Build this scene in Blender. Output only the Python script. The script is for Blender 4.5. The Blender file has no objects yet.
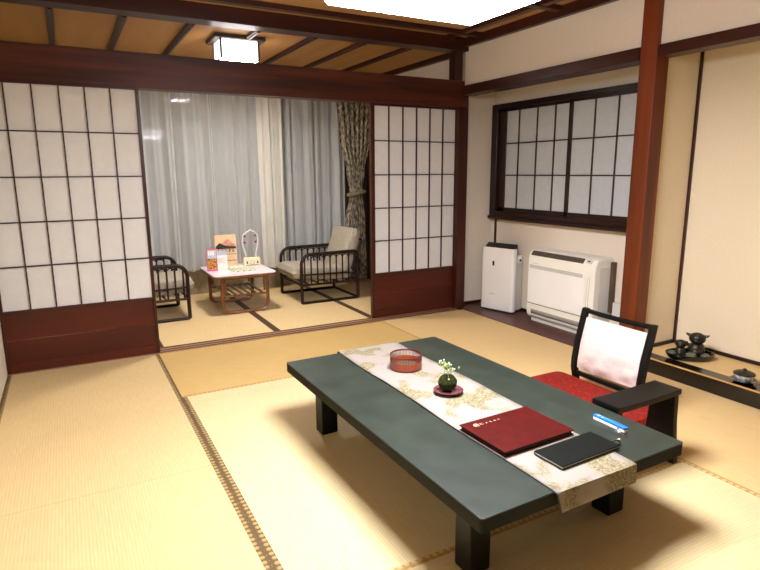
import bpy, bmesh, math, random
from mathutils import Vector, Matrix
random.seed(4)
S = bpy.context.scene
COL = S.collection
PI = math.pi
rad = math.radians

# ------------------------------------------------------------------ materials
def lin(h):
    h = h.lstrip('#')
    out = []
    for i in (0, 2, 4):
        c = int(h[i:i+2], 16) / 255
        out.append(c / 12.92 if c <= .04045 else ((c + .055) / 1.055) ** 2.4)
    return out + [1.0]

def mix2(nt, fac, a, b):
    n = nt.nodes.new('ShaderNodeMix'); n.data_type = 'RGBA'
    if fac is not None: nt.links.new(fac, n.inputs[0])
    for v, i in ((a, 6), (b, 7)):
        if isinstance(v, list): n.inputs[i].default_value = v
        else: nt.links.new(v, n.inputs[i])
    return n.outputs[2]

def coords(nt, scale=(1, 1, 1)):
    t = nt.nodes.new('ShaderNodeTexCoord'); m = nt.nodes.new('ShaderNodeMapping')
    m.inputs['Scale'].default_value = scale
    nt.links.new(t.outputs['Object'], m.inputs[0])
    return m.outputs[0]

def noise(nt, vec, scale=5, detail=3, rough=.5):
    n = nt.nodes.new('ShaderNodeTexNoise')
    n.inputs['Scale'].default_value = scale; n.inputs['Detail'].default_value = detail
    n.inputs['Roughness'].default_value = rough
    nt.links.new(vec, n.inputs['Vector'])
    return n.outputs[0]

def ramp(nt, fac, lo, hi):
    n = nt.nodes.new('ShaderNodeMapRange')
    n.inputs[1].default_value = lo; n.inputs[2].default_value = hi
    nt.links.new(fac, n.inputs[0])
    return n.outputs[0]

def bump(nt, bsdf, h, strength=.2, dist=.002):
    b = nt.nodes.new('ShaderNodeBump')
    b.inputs['Strength'].default_value = strength; b.inputs['Distance'].default_value = dist
    nt.links.new(h, b.inputs['Height']); nt.links.new(b.outputs[0], bsdf.inputs['Normal'])

def base(name, rough=.5, spec=.5, metal=0, coat=0):
    m = bpy.data.materials.new(name); m.use_nodes = True
    nt = m.node_tree; b = nt.nodes['Principled BSDF']
    b.inputs['Roughness'].default_value = rough
    b.inputs['Specular IOR Level'].default_value = spec
    b.inputs['Metallic'].default_value = metal
    b.inputs['Coat Weight'].default_value = coat
    b.inputs['Coat Roughness'].default_value = .1
    return m, nt, b

def plain(name, a, b2=None, rough=.5, scale=8, stretch=(1, 1, 1), lo=.35, hi=.65, bmp=0, bdist=.002, detail=3, **k):
    m, nt, b = base(name, rough, **k)
    v = coords(nt, stretch)
    n = noise(nt, v, scale, detail)
    nt.links.new(mix2(nt, ramp(nt, n, lo, hi), lin(a), lin(b2 or a)), b.inputs['Base Color'])
    if bmp: bump(nt, b, n, bmp, bdist)
    return m

def wood(name, a, b2, axis='x', rough=.35, scale=6, coat=.0, spec=.3):
    st = {'x': (.12, 1.6, 1.6), 'y': (1.6, .12, 1.6), 'z': (1.6, 1.6, .12)}[axis]
    return plain(name, a, b2, rough, scale, st, .3, .7, .06, .001, 6, coat=coat, spec=spec)

def tatami(name, a, b2, axis):
    m, nt, b = base(name, .62, .3)
    v = coords(nt)
    w = nt.nodes.new('ShaderNodeTexWave'); w.wave_type = 'BANDS'
    w.bands_direction = 'X' if axis == 'y' else 'Y'
    w.inputs['Scale'].default_value = 26; w.inputs['Distortion'].default_value = .25
    w.inputs['Detail'].default_value = 1
    nt.links.new(v, w.inputs[0])
    st = (9, .8, 1) if axis == 'y' else (.8, 9, 1)
    n = noise(nt, coords(nt, st), 14, 4)
    n2 = noise(nt, v, 2.2, 2)
    c1 = mix2(nt, ramp(nt, n, .3, .7), lin(a), lin(b2))
    dark = [x * .84 for x in lin(b2)[:3]] + [1]
    mm = nt.nodes.new('ShaderNodeMath'); mm.operation = 'MULTIPLY'; mm.inputs[1].default_value = .42
    nt.links.new(w.outputs[1], mm.inputs[0])
    c2 = mix2(nt, mm.outputs[0], c1, dark)
    mm2 = nt.nodes.new('ShaderNodeMath'); mm2.operation = 'MULTIPLY'; mm2.inputs[1].default_value = .25
    nt.links.new(ramp(nt, n2, .45, .7), mm2.inputs[0])
    nt.links.new(mix2(nt, mm2.outputs[0], c2, dark), b.inputs['Base Color'])
    bump(nt, b, w.outputs[1], .25, .0015)
    return m

def heri(name, ground, dot, period=.03):
    m, nt, b = base(name, .7, .3)
    v = coords(nt)
    vo = nt.nodes.new('ShaderNodeTexVoronoi'); vo.inputs['Scale'].default_value = 1 / period
    vo.inputs['Randomness'].default_value = .15
    nt.links.new(v, vo.inputs['Vector'])
    nt.links.new(mix2(nt, ramp(nt, vo.outputs['Distance'], .42, .25), lin(ground), lin(dot)), b.inputs['Base Color'])
    return m

def emit(name, a, strength):
    m = bpy.data.materials.new(name); m.use_nodes = True
    b = m.node_tree.nodes['Principled BSDF']
    b.inputs['Base Color'].default_value = lin('#f4f2ee')
    b.inputs['Emission Color'].default_value = lin(a)
    b.inputs['Emission Strength'].default_value = strength
    return m

def cloth(name, a, b2, alpha=1.0, trans=.4, scale=30, stretch=(1, 1, .2), lo=.35, hi=.65):
    m = bpy.data.materials.new(name); m.use_nodes = True
    nt = m.node_tree
    for n in list(nt.nodes): nt.nodes.remove(n)
    out = nt.nodes.new('ShaderNodeOutputMaterial')
    n = noise(nt, coords(nt, stretch), scale, 3)
    c = mix2(nt, ramp(nt, n, lo, hi), lin(a), lin(b2))
    d = nt.nodes.new('ShaderNodeBsdfDiffuse'); t = nt.nodes.new('ShaderNodeBsdfTranslucent')
    nt.links.new(c, d.inputs[0]); nt.links.new(c, t.inputs[0])
    mx = nt.nodes.new('ShaderNodeMixShader'); mx.inputs[0].default_value = trans
    nt.links.new(d.outputs[0], mx.inputs[1]); nt.links.new(t.outputs[0], mx.inputs[2])
    last = mx.outputs[0]
    if alpha < 1:
        tr = nt.nodes.new('ShaderNodeBsdfTransparent')
        m2 = nt.nodes.new('ShaderNodeMixShader')
        lw = nt.nodes.new('ShaderNodeLayerWeight'); lw.inputs[0].default_value = .5
        mr = nt.nodes.new('ShaderNodeMapRange'); mr.inputs[1].default_value = 0; mr.inputs[2].default_value = .75
        mr.inputs[3].default_value = alpha; mr.inputs[4].default_value = 1
        nt.links.new(lw.outputs['Facing'], mr.inputs[0]); nt.links.new(mr.outputs[0], m2.inputs[0])
        nt.links.new(tr.outputs[0], m2.inputs[1]); nt.links.new(last, m2.inputs[2])
        last = m2.outputs[0]
    nt.links.new(last, out.inputs[0])
    return m

M = {}
M['wall'] = plain('sand_plaster', '#ddd0b8', '#d9ccb3', .9, 90, bmp=.05, spec=.2)
M['wall_toko'] = plain('sand_plaster_tokonoma', '#e4d4b4', '#e0cfae', .9, 90, bmp=.05, spec=.2)
M['wall_white'] = plain('white_plaster', '#dccfbc', '#d8cbb7', .9, 90, bmp=.04, spec=.2)
M['wall_dim'] = plain('darkened_panel', '#7a6248', '#6c553c', .8, 10, spec=.2)  # unseen near wall, coloured dark so it bounces less light back
M['wall_low'] = plain('alcove_wall', '#a89a80', '#9a8c74', .8, 30, spec=.2)
M['redwood_x'] = wood('red_brown_wood_x', '#462014', '#2c120a', 'x')
M['redwood_y'] = wood('red_brown_wood_y', '#462014', '#2c120a', 'y')
M['redwood_z'] = wood('red_brown_wood_z', '#462014', '#2c120a', 'z')
M['beam'] = wood('header_wood', '#5a2a18', '#28100a', 'x', .42, 9)
M['pillar'] = wood('pillar_wood', '#7e3812', '#3c1608', 'z', .42, 5)
M['dark_y'] = wood('dark_wood_y', '#2e1710', '#20100c', 'y')
M['dark_z'] = wood('dark_wood_z', '#2e1710', '#20100c', 'z')
M['lattice'] = plain('lattice_wood', '#3a1d16', '#2c1510', .5, 20)
M['sill'] = wood('sill_wood', '#a98566', '#916b4d', 'x', .35)
M['plank'] = wood('floor_plank', '#541c0e', '#3a1208', 'y', .35, 5)
M['panelwood'] = wood('panel_wood', '#561f12', '#34120a', 'x', .35, 4)
M['darkpanel'] = wood('dark_panel', '#5c4030', '#483024', 'z', .5, 4)
M['ceil'] = wood('ceiling_board', '#b98a4e', '#a4763c', 'y', .55, 4, coat=0)
M['ceil_x'] = wood('ceiling_board_main', '#c49c6a', '#b38856', 'x', .55, 4, coat=0)
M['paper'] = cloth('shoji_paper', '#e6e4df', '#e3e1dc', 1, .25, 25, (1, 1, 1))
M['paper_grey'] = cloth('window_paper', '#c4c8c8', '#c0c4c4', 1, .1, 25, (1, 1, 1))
M['tat_pale_y'] = tatami('tatami_pale_lengthwise', '#d4bf92', '#cbb482', 'y')
M['tat_pale_x'] = tatami('tatami_pale_crosswise', '#d4bf92', '#cbb482', 'x')
M['tat_sheen_x'] = tatami('tatami_sheen_tan_crosswise', '#c9a96c', '#bd9b5a', 'x')  # deeper tan puts the weave's view-angle sheen into the colour
M['tat_sheen_y'] = tatami('tatami_sheen_tan_lengthwise', '#d6b680', '#ccab72', 'y')  # weave sheen of the right-hand mats, painted in as a tan base
M['tat_left_y'] = tatami('tatami_left_lengthwise', '#cfb584', '#c6aa76', 'y')
M['tat_alc'] = tatami('tatami_alcove', '#e6cb98', '#dabd86', 'y')
M['heri'] = heri('mat_border_brown', '#5c4628', '#9a8250', .028)
M['heri_gold'] = heri('mat_border_gold', '#a8854a', '#c8aa6e', .028)
M['heri_dark'] = heri('mat_border_dark', '#42301e', '#5c462c', .022)
M['lacquer'] = plain('black_lacquer', '#0d0b09', '#14100c', .18, 5, spec=.6)
M['black_wood'] = plain('black_wood', '#0d0c0a', '#080807', .4, 8, spec=.22)
M['black_matte'] = plain('black_matte', '#131312', '#1b1b19', .6, 10)
M['rattan_dark'] = plain('dark_rattan', '#2a130a', '#1b0b06', .5, 20, spec=.3)
M['rattan'] = plain('brown_rattan', '#8a5526', '#69401b', .35, 18, coat=.15)
M['cushion_grey'] = plain('grey_green_upholstery', '#b0a695', '#a39987', .9, 40, bmp=.3, spec=.2)
M['table_green'] = plain('dark_green_lacquer', '#2d332a', '#232820', .44, 9, bmp=.02, detail=5, spec=.3)
M['table_edge'] = plain('dark_green_edge', '#1d1d15', '#181811', .65, 7, spec=.12)
M['gold_tan'] = plain('gold_tan_edge', '#c69c5a', '#b3894a', .5, 12)
M['white_plastic'] = plain('white_plastic', '#eeebe4', '#e9e6de', .35, 3)
M['ivory_plastic'] = plain('ivory_plastic', '#ebe6d8', '#e6e1d2', .38, 3)
M['grey_plastic'] = plain('grey_plastic', '#b9b6ac', '#b0ada3', .5, 5)
M['lightgrey'] = plain('light_grey_plastic', '#d2cfc6', '#cac7be', .45, 5)
M['dark_plastic'] = plain('dark_plastic', '#1b1916', '#24211d', .4, 6)
M['grille_grey'] = plain('grille_grey', '#6e675c', '#625b50', .6, 6)
M['slot'] = plain('slot_dark', '#4e4030', '#3c3124', .6, 6)
M['red_cloth'] = plain('red_brocade', '#6e130b', '#8a2212', .85, 55, lo=.45, hi=.62, bmp=.3, spec=.2)
M['red_folder'] = plain('red_leatherette', '#460a05', '#3c0804', .6, 30, bmp=.08, spec=.1)
M['black_folder'] = plain('black_leatherette', '#0a0e09', '#070a06', .55, 60, bmp=.1, spec=.15)
M['page'] = plain('paper_white', '#f0ece2', '#e8e3d6', .8, 10)
M['pagedark'] = plain('page_edges_dark', '#2a130c', '#1f0e09', .7, 30)
M['ink'] = plain('ink_dark', '#3a322c', '#2c2622', .8, 10)
M['inkgold'] = plain('pale_gold_lettering', '#bfa98a', '#b09876', .5, 10)
M['bronze'] = plain('dark_bronze', '#3a3426', '#27231a', .42, 18, metal=.55, bmp=.2)
M['stone'] = plain('green_grey_stone', '#62604a', '#4c4b39', .6, 30, bmp=.3)
M['amber'] = plain('amber_bamboo', '#96421a', '#7c3212', .35, 30, (1, 1, .2), coat=.3)
M['redbrown'] = plain('red_brown_lacquer', '#5a1a12', '#48120d', .3, 12, coat=.3)
M['pinkdish'] = plain('red_lacquer_dish', '#6a3a3e', '#5c3036', .25, 8, coat=.5)
M['moss'] = plain('dark_moss', '#2e3210', '#181a0a', .95, 90, bmp=.9, bdist=.004, spec=.1)
M['stem'] = plain('green_stem', '#8fa04a', '#74883a', .6, 20)
M['petal'] = plain('white_petal', '#dcdcc0', '#c9cfa4', .7, 20)
M['blue'] = plain('blue_acrylic', '#2a78e0', '#2068cc', .2, 5, coat=.5)
M['metal'] = plain('steel', '#c9c9c4', '#b4b4ae', .25, 10, metal=1)
M['laminate'] = plain('white_laminate', '#e8e4ea', '#e2dde4', .2, 4)
M['pink'] = plain('pink_card', '#d8607c', '#cc5470', .6, 10)
M['cream'] = plain('cream_painted_wood', '#ece0bd', '#e4d6b0', .6, 10)
M['white_paint'] = plain('white_paint', '#f3efe8', '#ece7df', .4, 8)
M['magenta'] = plain('magenta_bead', '#b03a86', '#9c2f6f', .3, 8)
M['orange_card'] = plain('peach_card', '#e2c39c', '#d8b488', .7, 14)
M['mountain'] = plain('rose_mountain', '#d69a86', '#b97a6c', .8, 40)
M['food'] = plain('food_photo', '#c98a3a', '#5e3018', .7, 60, lo=.42, hi=.58)
M['skyblue'] = plain('pale_blue_print', '#bcc6d4', '#a7b2c6', .8, 30)
M['band'] = plain('bowl_band', '#b9c2c4', '#8e999c', .3, 60, lo=.45, hi=.55)
M['lampframe'] = plain('lamp_frame', '#4b3a30', '#3a2c24', .5, 10)
M['brown_box'] = plain('brown_box', '#5a4630', '#4a3a28', .7, 10)
M['sheer'] = cloth('grey_sheer', '#e8eae6', '#e2e4e0', .62, .25)
M['cream_lace'] = cloth('cream_lace', '#ece9de', '#e4e1d5', .97, .3)
M['drape'] = cloth('patterned_drape', '#c4b9a2', '#6c6252', 1, .05, 34, (1, 1, .6), .42, .58)
M['tie'] = plain('drape_tie', '#9a8e72', '#837858', .8, 30)
M['lamp_main'] = emit('ceiling_lamp_glow', '#f0f3ff', 84)
M['lamp_main_side'] = emit('ceiling_lamp_side', '#f0f3ff', 26)
M['lamp_alc'] = emit('alcove_lamp_glow', '#fff8f4', 160)
M['lamp_side'] = emit('alcove_lamp_side', '#fff8f4', 3)

def runner_mat():
    m, nt, b = base('brocade_runner', .75, .3)
    v = coords(nt)
    n = noise(nt, v, 5.2, 2); n2 = noise(nt, v, 130, 2)
    patch = ramp(nt, n, .5, .56)
    fine = ramp(nt, n2, .42, .58)
    gold = mix2(nt, fine, lin('#877c60'), lin('#655a3e'))
    nt.links.new(mix2(nt, patch, lin('#8a7f74'), gold), b.inputs['Base Color'])
    bump(nt, b, n2, .15, .001)
    return m
M['runner'] = runner_mat()
def print_back():
    m, nt, b = base('pink_blotched_cover', .28, .5, coat=.5)
    v = coords(nt)
    n = noise(nt, coords(nt, (1, 1, 1.8)), 9, 4)
    t = nt.nodes.new('ShaderNodeSeparateXYZ'); nt.links.new(v, t.inputs[0])
    h = ramp(nt, t.outputs[2], .36, .1)
    mu = nt.nodes.new('ShaderNodeMath'); mu.operation = 'MULTIPLY'
    nt.links.new(h, mu.inputs[0]); nt.links.new(ramp(nt, n, .4, .66), mu.inputs[1])
    nt.links.new(mix2(nt, mu.outputs[0], lin('#d6c6bd'), lin('#94766a')), b.inputs['Base Color'])
    return m
M['back_cover'] = print_back()
def glass_mat():
    m = bpy.data.materials.new('night_glass'); m.use_nodes = True
    nt = m.node_tree
    for n in list(nt.nodes): nt.nodes.remove(n)
    out = nt.nodes.new('ShaderNodeOutputMaterial')
    tr = nt.nodes.new('ShaderNodeBsdfTransparent'); gl = nt.nodes.new('ShaderNodeBsdfGlossy')
    gl.inputs['Roughness'].default_value = .03
    fr = nt.nodes.new('ShaderNodeFresnel'); fr.inputs[0].default_value = 1.5
    mx = nt.nodes.new('ShaderNodeMixShader')
    nt.links.new(fr.outputs[0], mx.inputs[0]); nt.links.new(tr.outputs[0], mx.inputs[1]); nt.links.new(gl.outputs[0], mx.inputs[2])
    nt.links.new(mx.outputs[0], out.inputs[0])
    return m
M['glass'] = glass_mat()

# ------------------------------------------------------------------ geometry
class MB:
    def __init__(s): s.bm = bmesh.new(); s.wn = False
    def box(s, x0, x1, y0, y1, z0, z1, bev=0, seg=2, mat=None):
        b = bmesh.new()
        bmesh.ops.create_cube(b, size=1)
        for v in b.verts:
            v.co = Vector((x0 + (v.co.x + .5) * (x1 - x0), y0 + (v.co.y + .5) * (y1 - y0), z0 + (v.co.z + .5) * (z1 - z0)))
        if bev: s.wn = True
        if bev: bmesh.ops.bevel(b, geom=b.edges[:], offset=bev, segments=seg, profile=.5, affect='EDGES')
        if mat is not None: b.transform(mat)
        s.add(b); return s
    def add(s, b):
        me = bpy.data.meshes.new('tmp'); b.to_mesh(me); b.free(); s.bm.from_mesh(me); bpy.data.meshes.remove(me)
    def tube(s, pts, r, n=8, closed=False, rr=None):
        pts = [Vector(p) for p in pts]; N = len(pts); rings = []
        up = None
        for i, p in enumerate(pts):
            if closed: t = pts[(i + 1) % N] - pts[i - 1]
            else: t = pts[min(i + 1, N - 1)] - pts[max(i - 1, 0)]
            t.normalize()
            if up is None:
                a = Vector((0, 0, 1)) if abs(t.z) < .9 else Vector((1, 0, 0))
                up = (a - t * a.dot(t)).normalized()
            else:
                up = (up - t * up.dot(t)).normalized()
            w = t.cross(up); R = rr[i] if rr else r
            rings.append([s.bm.verts.new(p + (up * math.cos(2 * PI * k / n) + w * math.sin(2 * PI * k / n)) * R) for k in range(n)])
        for i in range(N if closed else N - 1):
            A, B = rings[i], rings[(i + 1) % N]
            for k in range(n): s.bm.faces.new((A[k], A[(k + 1) % n], B[(k + 1) % n], B[k]))
        if not closed:
            s.bm.faces.new(rings[0][::-1]); s.bm.faces.new(rings[-1])
        return s
    def lathe(s, prof, n=32, c=(0, 0, 0), sx=1, sy=1, rot=0):
        rings = []
        for r, z in prof:
            if r < 1e-6: rings.append([s.bm.verts.new((c[0], c[1], c[2] + z))])
            else:
                ring = []
                for k in range(n):
                    a = 2 * PI * k / n; x, y = r * sx * math.cos(a), r * sy * math.sin(a)
                    ring.append(s.bm.verts.new((c[0] + x * math.cos(rot) - y * math.sin(rot), c[1] + x * math.sin(rot) + y * math.cos(rot), c[2] + z)))
                rings.append(ring)
        for A, B in zip(rings, rings[1:]):
            for k in range(n):
                k2 = (k + 1) % n
                if len(A) == 1 and len(B) == 1: continue
                if len(A) == 1: s.bm.faces.new((A[0], B[k], B[k2]))
                elif len(B) == 1: s.bm.faces.new((A[k], A[k2], B[0]))
                else: s.bm.faces.new((A[k], A[k2], B[k2], B[k]))
        return s
    def ball(s, c, rx, ry=None, rz=None, n=16):
        ry = ry or rx; rz = rz or rx
        m = Matrix.Translation(Vector(c)) @ Matrix.Diagonal((rx, ry, rz, 1))
        bmesh.ops.create_uvsphere(s.bm, u_segments=n, v_segments=max(6, n // 2), radius=1, matrix=m); return s
    def prism(s, poly, axis, a, b, bev=0, seg=2):
        t = bmesh.new()
        def P(u, v, w): return {'x': (w, u, v), 'y': (u, w, v), 'z': (u, v, w)}[axis]
        A = [t.verts.new(P(u, v, a)) for u, v in poly]; B = [t.verts.new(P(u, v, b)) for u, v in poly]
        n = len(poly)
        t.faces.new(A[::-1]); t.faces.new(B)
        for i in range(n): t.faces.new((A[i], A[(i + 1) % n], B[(i + 1) % n], B[i]))
        bmesh.ops.recalc_face_normals(t, faces=t.faces)
        if bev: s.wn = True
        if bev: bmesh.ops.bevel(t, geom=t.edges[:], offset=bev, segments=seg, profile=.5, affect='EDGES')
        s.add(t); return s
    def sheet(s, fn, nu, nv):
        g = [[s.bm.verts.new(fn(i / nu, j / nv)) for i in range(nu + 1)] for j in range(nv + 1)]
        for j in range(nv):
            for i in range(nu): s.bm.faces.new((g[j][i], g[j][i + 1], g[j + 1][i + 1], g[j + 1][i]))
        return s
    def build(s, name, m, parent=None, label=None, solid=0, recalc=True):
        if recalc: bmesh.ops.recalc_face_normals(s.bm, faces=s.bm.faces)
        me = bpy.data.meshes.new(name); s.bm.to_mesh(me); s.bm.free()
        me.polygons.foreach_set('use_smooth', [True] * len(me.polygons))
        me.set_sharp_from_angle(angle=rad(38))
        me.materials.append(M[m] if isinstance(m, str) else m)
        o = bpy.data.objects.new(name, me); COL.objects.link(o)
        if parent is not None: o.parent = parent
        if label: o['label'] = label
        if s.wn:
            d = o.modifiers.new('normals', 'WEIGHTED_NORMAL'); d.keep_sharp = True; d.weight = 100
        if solid:
            d = o.modifiers.new('thickness', 'SOLIDIFY'); d.thickness = solid; d.offset = 0
        return o

def arc(c, r, a0, a1, n, plane='xz', w=0):
    out = []
    for i in range(n + 1):
        a = rad(a0 + (a1 - a0) * i / n); u, v = c[0] + r * math.cos(a), c[1] + r * math.sin(a)
        out.append({'xz': (u, w, v), 'yz': (w, u, v), 'xy': (u, v, w)}[plane])
    return out

def thing(name, label, cat, loc=(0, 0, 0), rz=0, group=None):
    o = bpy.data.objects.new(name, None); COL.objects.link(o)
    o.empty_display_size = .1
    o.location = loc; o.rotation_euler = (0, 0, rz)
    o['label'] = label; o['category'] = cat
    if group: o['group'] = group
    return o
def tag(o, label, cat, group=None, kind=None):
    o['label'] = label; o['category'] = cat
    if group: o['group'] = group
    if kind: o['kind'] = kind
    return o
def setting(o, label, cat): return tag(o, label, cat, kind='structure')
def dup(root, loc, rz, label):
    r = root.copy(); COL.objects.link(r); r.location = loc; r.rotation_euler = (0, 0, rz); r['label'] = label
    for ch in list(root.children):
        c = ch.copy(); COL.objects.link(c); c.parent = r
        for g in list(ch.children):
            d = g.copy(); COL.objects.link(d); d.parent = c
    return r

# ------------------------------------------------------------------ room shell
XL, XR, YB, YN = -.447, 3.25, 4.33, -.85      # left, right, header wall, near wall
YA = 6.3                                     # far wall of the sunroom
CZ, CA = 2.45, 2.37                          # ceilings
RX, RY = 3.70, 4.45                          # window recess: back, far end
TX, TY, TN = 3.71, 2.42, .55                 # tokonoma: back, far side, near side

fl = setting(MB().box(XL - .1, TX + .1, YN - .1, YA + .1, -.12, -.02).build('floor', 'sill'), 'tatami mat floor of the room and the sunroom behind', 'floor')
def mat(x0, x1, y0, y1, m, axis, hm='heri', w=.026, ends=(1, 1)):
    cx, cy = (x0 + x1) / 2, (y0 + y1) / 2
    b = MB().box(x0 - cx, x1 - cx, y0 - cy, y1 - cy, -.02, 0).build('tatami_mat', m, fl)
    b.location = (cx, cy, 0)
    hx, hy = (x1 - x0) / 2, (y1 - y0) / 2
    for sgn, on in ((-1, ends[0]), (1, ends[1])):
        if not on: continue
        if axis == 'y': h = MB().box(sgn * hx - (w if sgn > 0 else 0), sgn * hx + (w if sgn < 0 else 0), -hy, hy, -.01, .0012)
        else: h = MB().box(-hx, hx, sgn * hy - (w if sgn > 0 else 0), sgn * hy + (w if sgn < 0 else 0), -.01, .0012)
        h.build('cloth_border', hm, b)
g = .001
mat(XL, .492 - g, 2.45, 4.285, 'tat_left_y', 'y')
mat(XL, .492 - g, .6, 2.448, 'tat_left_y', 'y')
mat(XL, 1.4, YN, .598, 'tat_pale_x', 'x')
mat(.492, 2.345 - g, 3.34, 4.285, 'tat_sheen_x', 'x', 'heri_gold', .02)
mat(.492, 1.418 - g, 1.455, 3.34 - g, 'tat_pale_y', 'y')
mat(1.418, 2.345 - g, 1.455, 3.34 - g, 'tat_pale_y', 'y', 'heri_gold')
mat(.492, 2.345 - g, .6, 1.455 - g, 'tat_pale_x', 'x', 'heri_gold')
mat(2.345, XR, 2.45, 4.285, 'tat_sheen_y', 'y', 'heri_gold', ends=(1, 0))
mat(2.345, XR, .6, 2.448, 'tat_sheen_y', 'y', 'heri_gold', ends=(1, 0))
mat(1.4, XR, YN, .598, 'tat_pale_x', 'x')
for x0, x1 in ((XL, .52), (.52, 1.45), (1.45, 2.345), (2.345, XR)):
    mat(x0, x1 - g, 4.43, YA, 'tat_alc', 'y', 'heri_dark', .03)

# walls
w = MB().box(XL - .1, XL, YN - .1, YA + .1, -.02, CZ)
setting(w.build('wall_left', 'wall'), 'cream plaster wall at the left end of the shoji screens', 'wall')
w = MB().box(XL - .1, TX + .1, YN - .1, YN, -.02, CZ)
setting(w.build('wall_near', 'wall_dim'), 'unseen sliding panel wall behind the viewer, darkened to cut bounce light', 'wall')
# right wall: upper band above the lintels, window recess, partition, tokonoma
w = MB()
w.box(XR, XR + .12, YN, 4.335, 2.045, CZ)
setting(w.build('wall_right', 'wall_white'), 'pale plaster band above the lintels on the right', 'wall')
w = MB()
w.box(RX, RX + .1, 2.47, RY + .1, -.02, 2.3)
w.box(XR, RX + .1, RY, RY + .1, -.02, 2.3)
w.box(XR + .12, RX + .1, 2.47, RY, 2.2, 2.3)
setting(w.build('wall_recess', 'wall_white'), 'pale plaster wall of the recess under and around the small window', 'wall')
w = MB()
w.box(XR + .02, TX + .1, TY, 2.47, -.02, 2.4)
w.box(TX, TX + .1, TN - .1, TY, -.02, 2.4)
w.box(XR, TX + .1, TN - .1, TN, -.02, 2.045)
w.box(XR + .12, TX + .1, TN, TY, 2.3, 2.4)
w.box(XR, XR + .1, YN, TN - .1, -.02, 2.045)
setting(w.build('wall_tokonoma', 'wall_toko'), 'cream plaster walls inside the display alcove on the right', 'wall')
# sunroom
w = MB()
w.box(XL - .1, .02, YA, YA + .1, -.02, CZ)
w.box(.02, 2.95, YA, YA + .1, -.02, .3)
w.box(.02, 2.95, YA, YA + .1, 2.25, CZ)
setting(w.build('wall_back', 'wall_low'), 'beige wall below the sunroom curtains', 'wall')
w = MB().box(2.95, XR, YA - .06, YA + .1, -.02, CA)
setting(w.build('wall_back_panel', 'darkpanel'), 'dark brown wood panel right of the patterned drape', 'wall')
w = MB().box(XR, XR + .1, 4.43, YA + .1, 1.9, CZ)
setting(w.build('wall_transom', 'wall_white'), 'white triangle of wall seen through the gap above the right shoji screen', 'wall')
w = MB().box(XR, XR + .1, 4.48, YA + .1, -.02, 1.9)
setting(w.build('wall_sunroom', 'darkpanel'), 'dark brown side wall of the sunroom behind the right shoji screen', 'wall')

# ceilings
c = setting(MB().box(XL - .1, TX + .1, YN - .1, 4.4, CZ, CZ + .05).build('ceiling', 'ceil_x'), 'tan board ceiling over the main room', 'ceiling')
for y in (4.09, 3.2, 2.3, 1.4, .5, -.4):
    MB().box(XL, XR, y - .03, y + .03, CZ - .035, CZ, .003, 1).build('batten', 'redwood_x', c)
for x in (3.03,):
    MB().box(x - .03, x + .03, YN, 4.3, CZ - .03, CZ, .003, 1).build('batten', 'redwood_y', c)
c2 = setting(MB().box(XL - .1, XR + .1, 4.4, YA + .1, CA, CA + .05).build('ceiling', 'ceil'), 'tan board ceiling with dark ribs over the sunroom', 'ceiling')
for x, ya_, yb_ in ((.03, 4.44, YA), (.47, 4.44, YA), (.92, 4.44, YA), (1.40, 4.44, 4.7), (1.40, 5.1, YA), (1.86, 4.44, YA), (2.30, 4.44, YA), (2.74, 4.44, YA)):
    b = MB().box(x - .022, x + .022, ya_, yb_, CA - .03, CA, .003, 1)
    b.box(x - .008, x + .008, ya_, yb_, CA - .037, CA - .029)
    b.build('ceiling_rib', 'redwood_y', c2)
MB().box(XR - .04, XR, 4.44, YA, CA - .05, CA).build('ceiling_trim', 'redwood_y', c2)

# beams and posts
n = [0]
def trim(mb, m, label, cat='beam'):
    n[0] += 1
    return setting(mb.build('trim_%d' % n[0], m), label, cat)
trim(MB().box(XL, 3.3, 4.335, 4.455, 1.868, 2.098, .006), 'beam', 'wide red-brown header beam running above the shoji screens')
trim(MB().box(XL, XR, 4.285, 4.44, 2.34, CZ, .006), 'redwood_x', 'dark ceiling beam above the open transom gap')
trim(MB().box(XR - .04, XR + .01, YN, 4.285, 2.375, CZ, .004), 'redwood_y', 'dark ceiling trim along the top of the right wall', 'trim')
trim(MB().box(3.14, 3.228, 4.34, 4.43, 2.098, 2.34, .004), 'redwood_z', 'short dark post standing on the right end of the header beam', 'post')
trim(MB().box(3.2, 3.3, 4.335, 4.43, 0, 1.868, .005), 'redwood_z', 'dark corner post right of the right shoji screen', 'post')
trim(MB().box(3.215, XR + .12, 2.51, 4.335, 1.972, 2.052, .006), 'redwood_y', 'dark lintel above the small window recess', 'beam')
trim(MB().box(3.225, XR + .1, TN, 2.39, 1.978, 2.045, .006), 'redwood_y', 'red-brown lintel above the display alcove', 'beam')
trim(MB().box(3.222, 3.345, 2.388, 2.512, 0, CZ, .012), 'pillar', 'reddish wooden alcove pillar between window recess and display alcove', 'pillar')
trim(MB().box(3.1, 3.345, TN - .12, TN, 0, CZ, .008), 'redwood_z', 'dark post at the near end of the display alcove', 'post')
trim(MB().box(TX - .016, TX, TY - .016, TY, .1, 2.3), 'redwood_z', 'thin dark corner strip in the display alcove', 'trim')
trim(MB().box(RX - .016, RX, RY - .085, RY - .065, 0, .87, .003), 'dark_z', 'thin dark upright strip under the window corner behind the air purifier', 'trim')
b = MB().box(XR + .05, RX, RY - .012, RY, 0, .03)
b.box(RX - .012, RX, 2.47, RY - .02, 0, .03)
setting(b.build('baseboard_right', 'dark_y'), 'thin dark skirting at the foot of the recess wall', 'baseboard')
b = MB().box(TX - .012, TX, TN, TY - .016, .1, .122)
b.box(XR + .1, TX - .016, TY - .012, TY, .1, .122)
setting(b.build('baseboard_tokonoma', 'dark_y'), 'thin dark skirting at the foot of the display alcove walls', 'baseboard')
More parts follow.
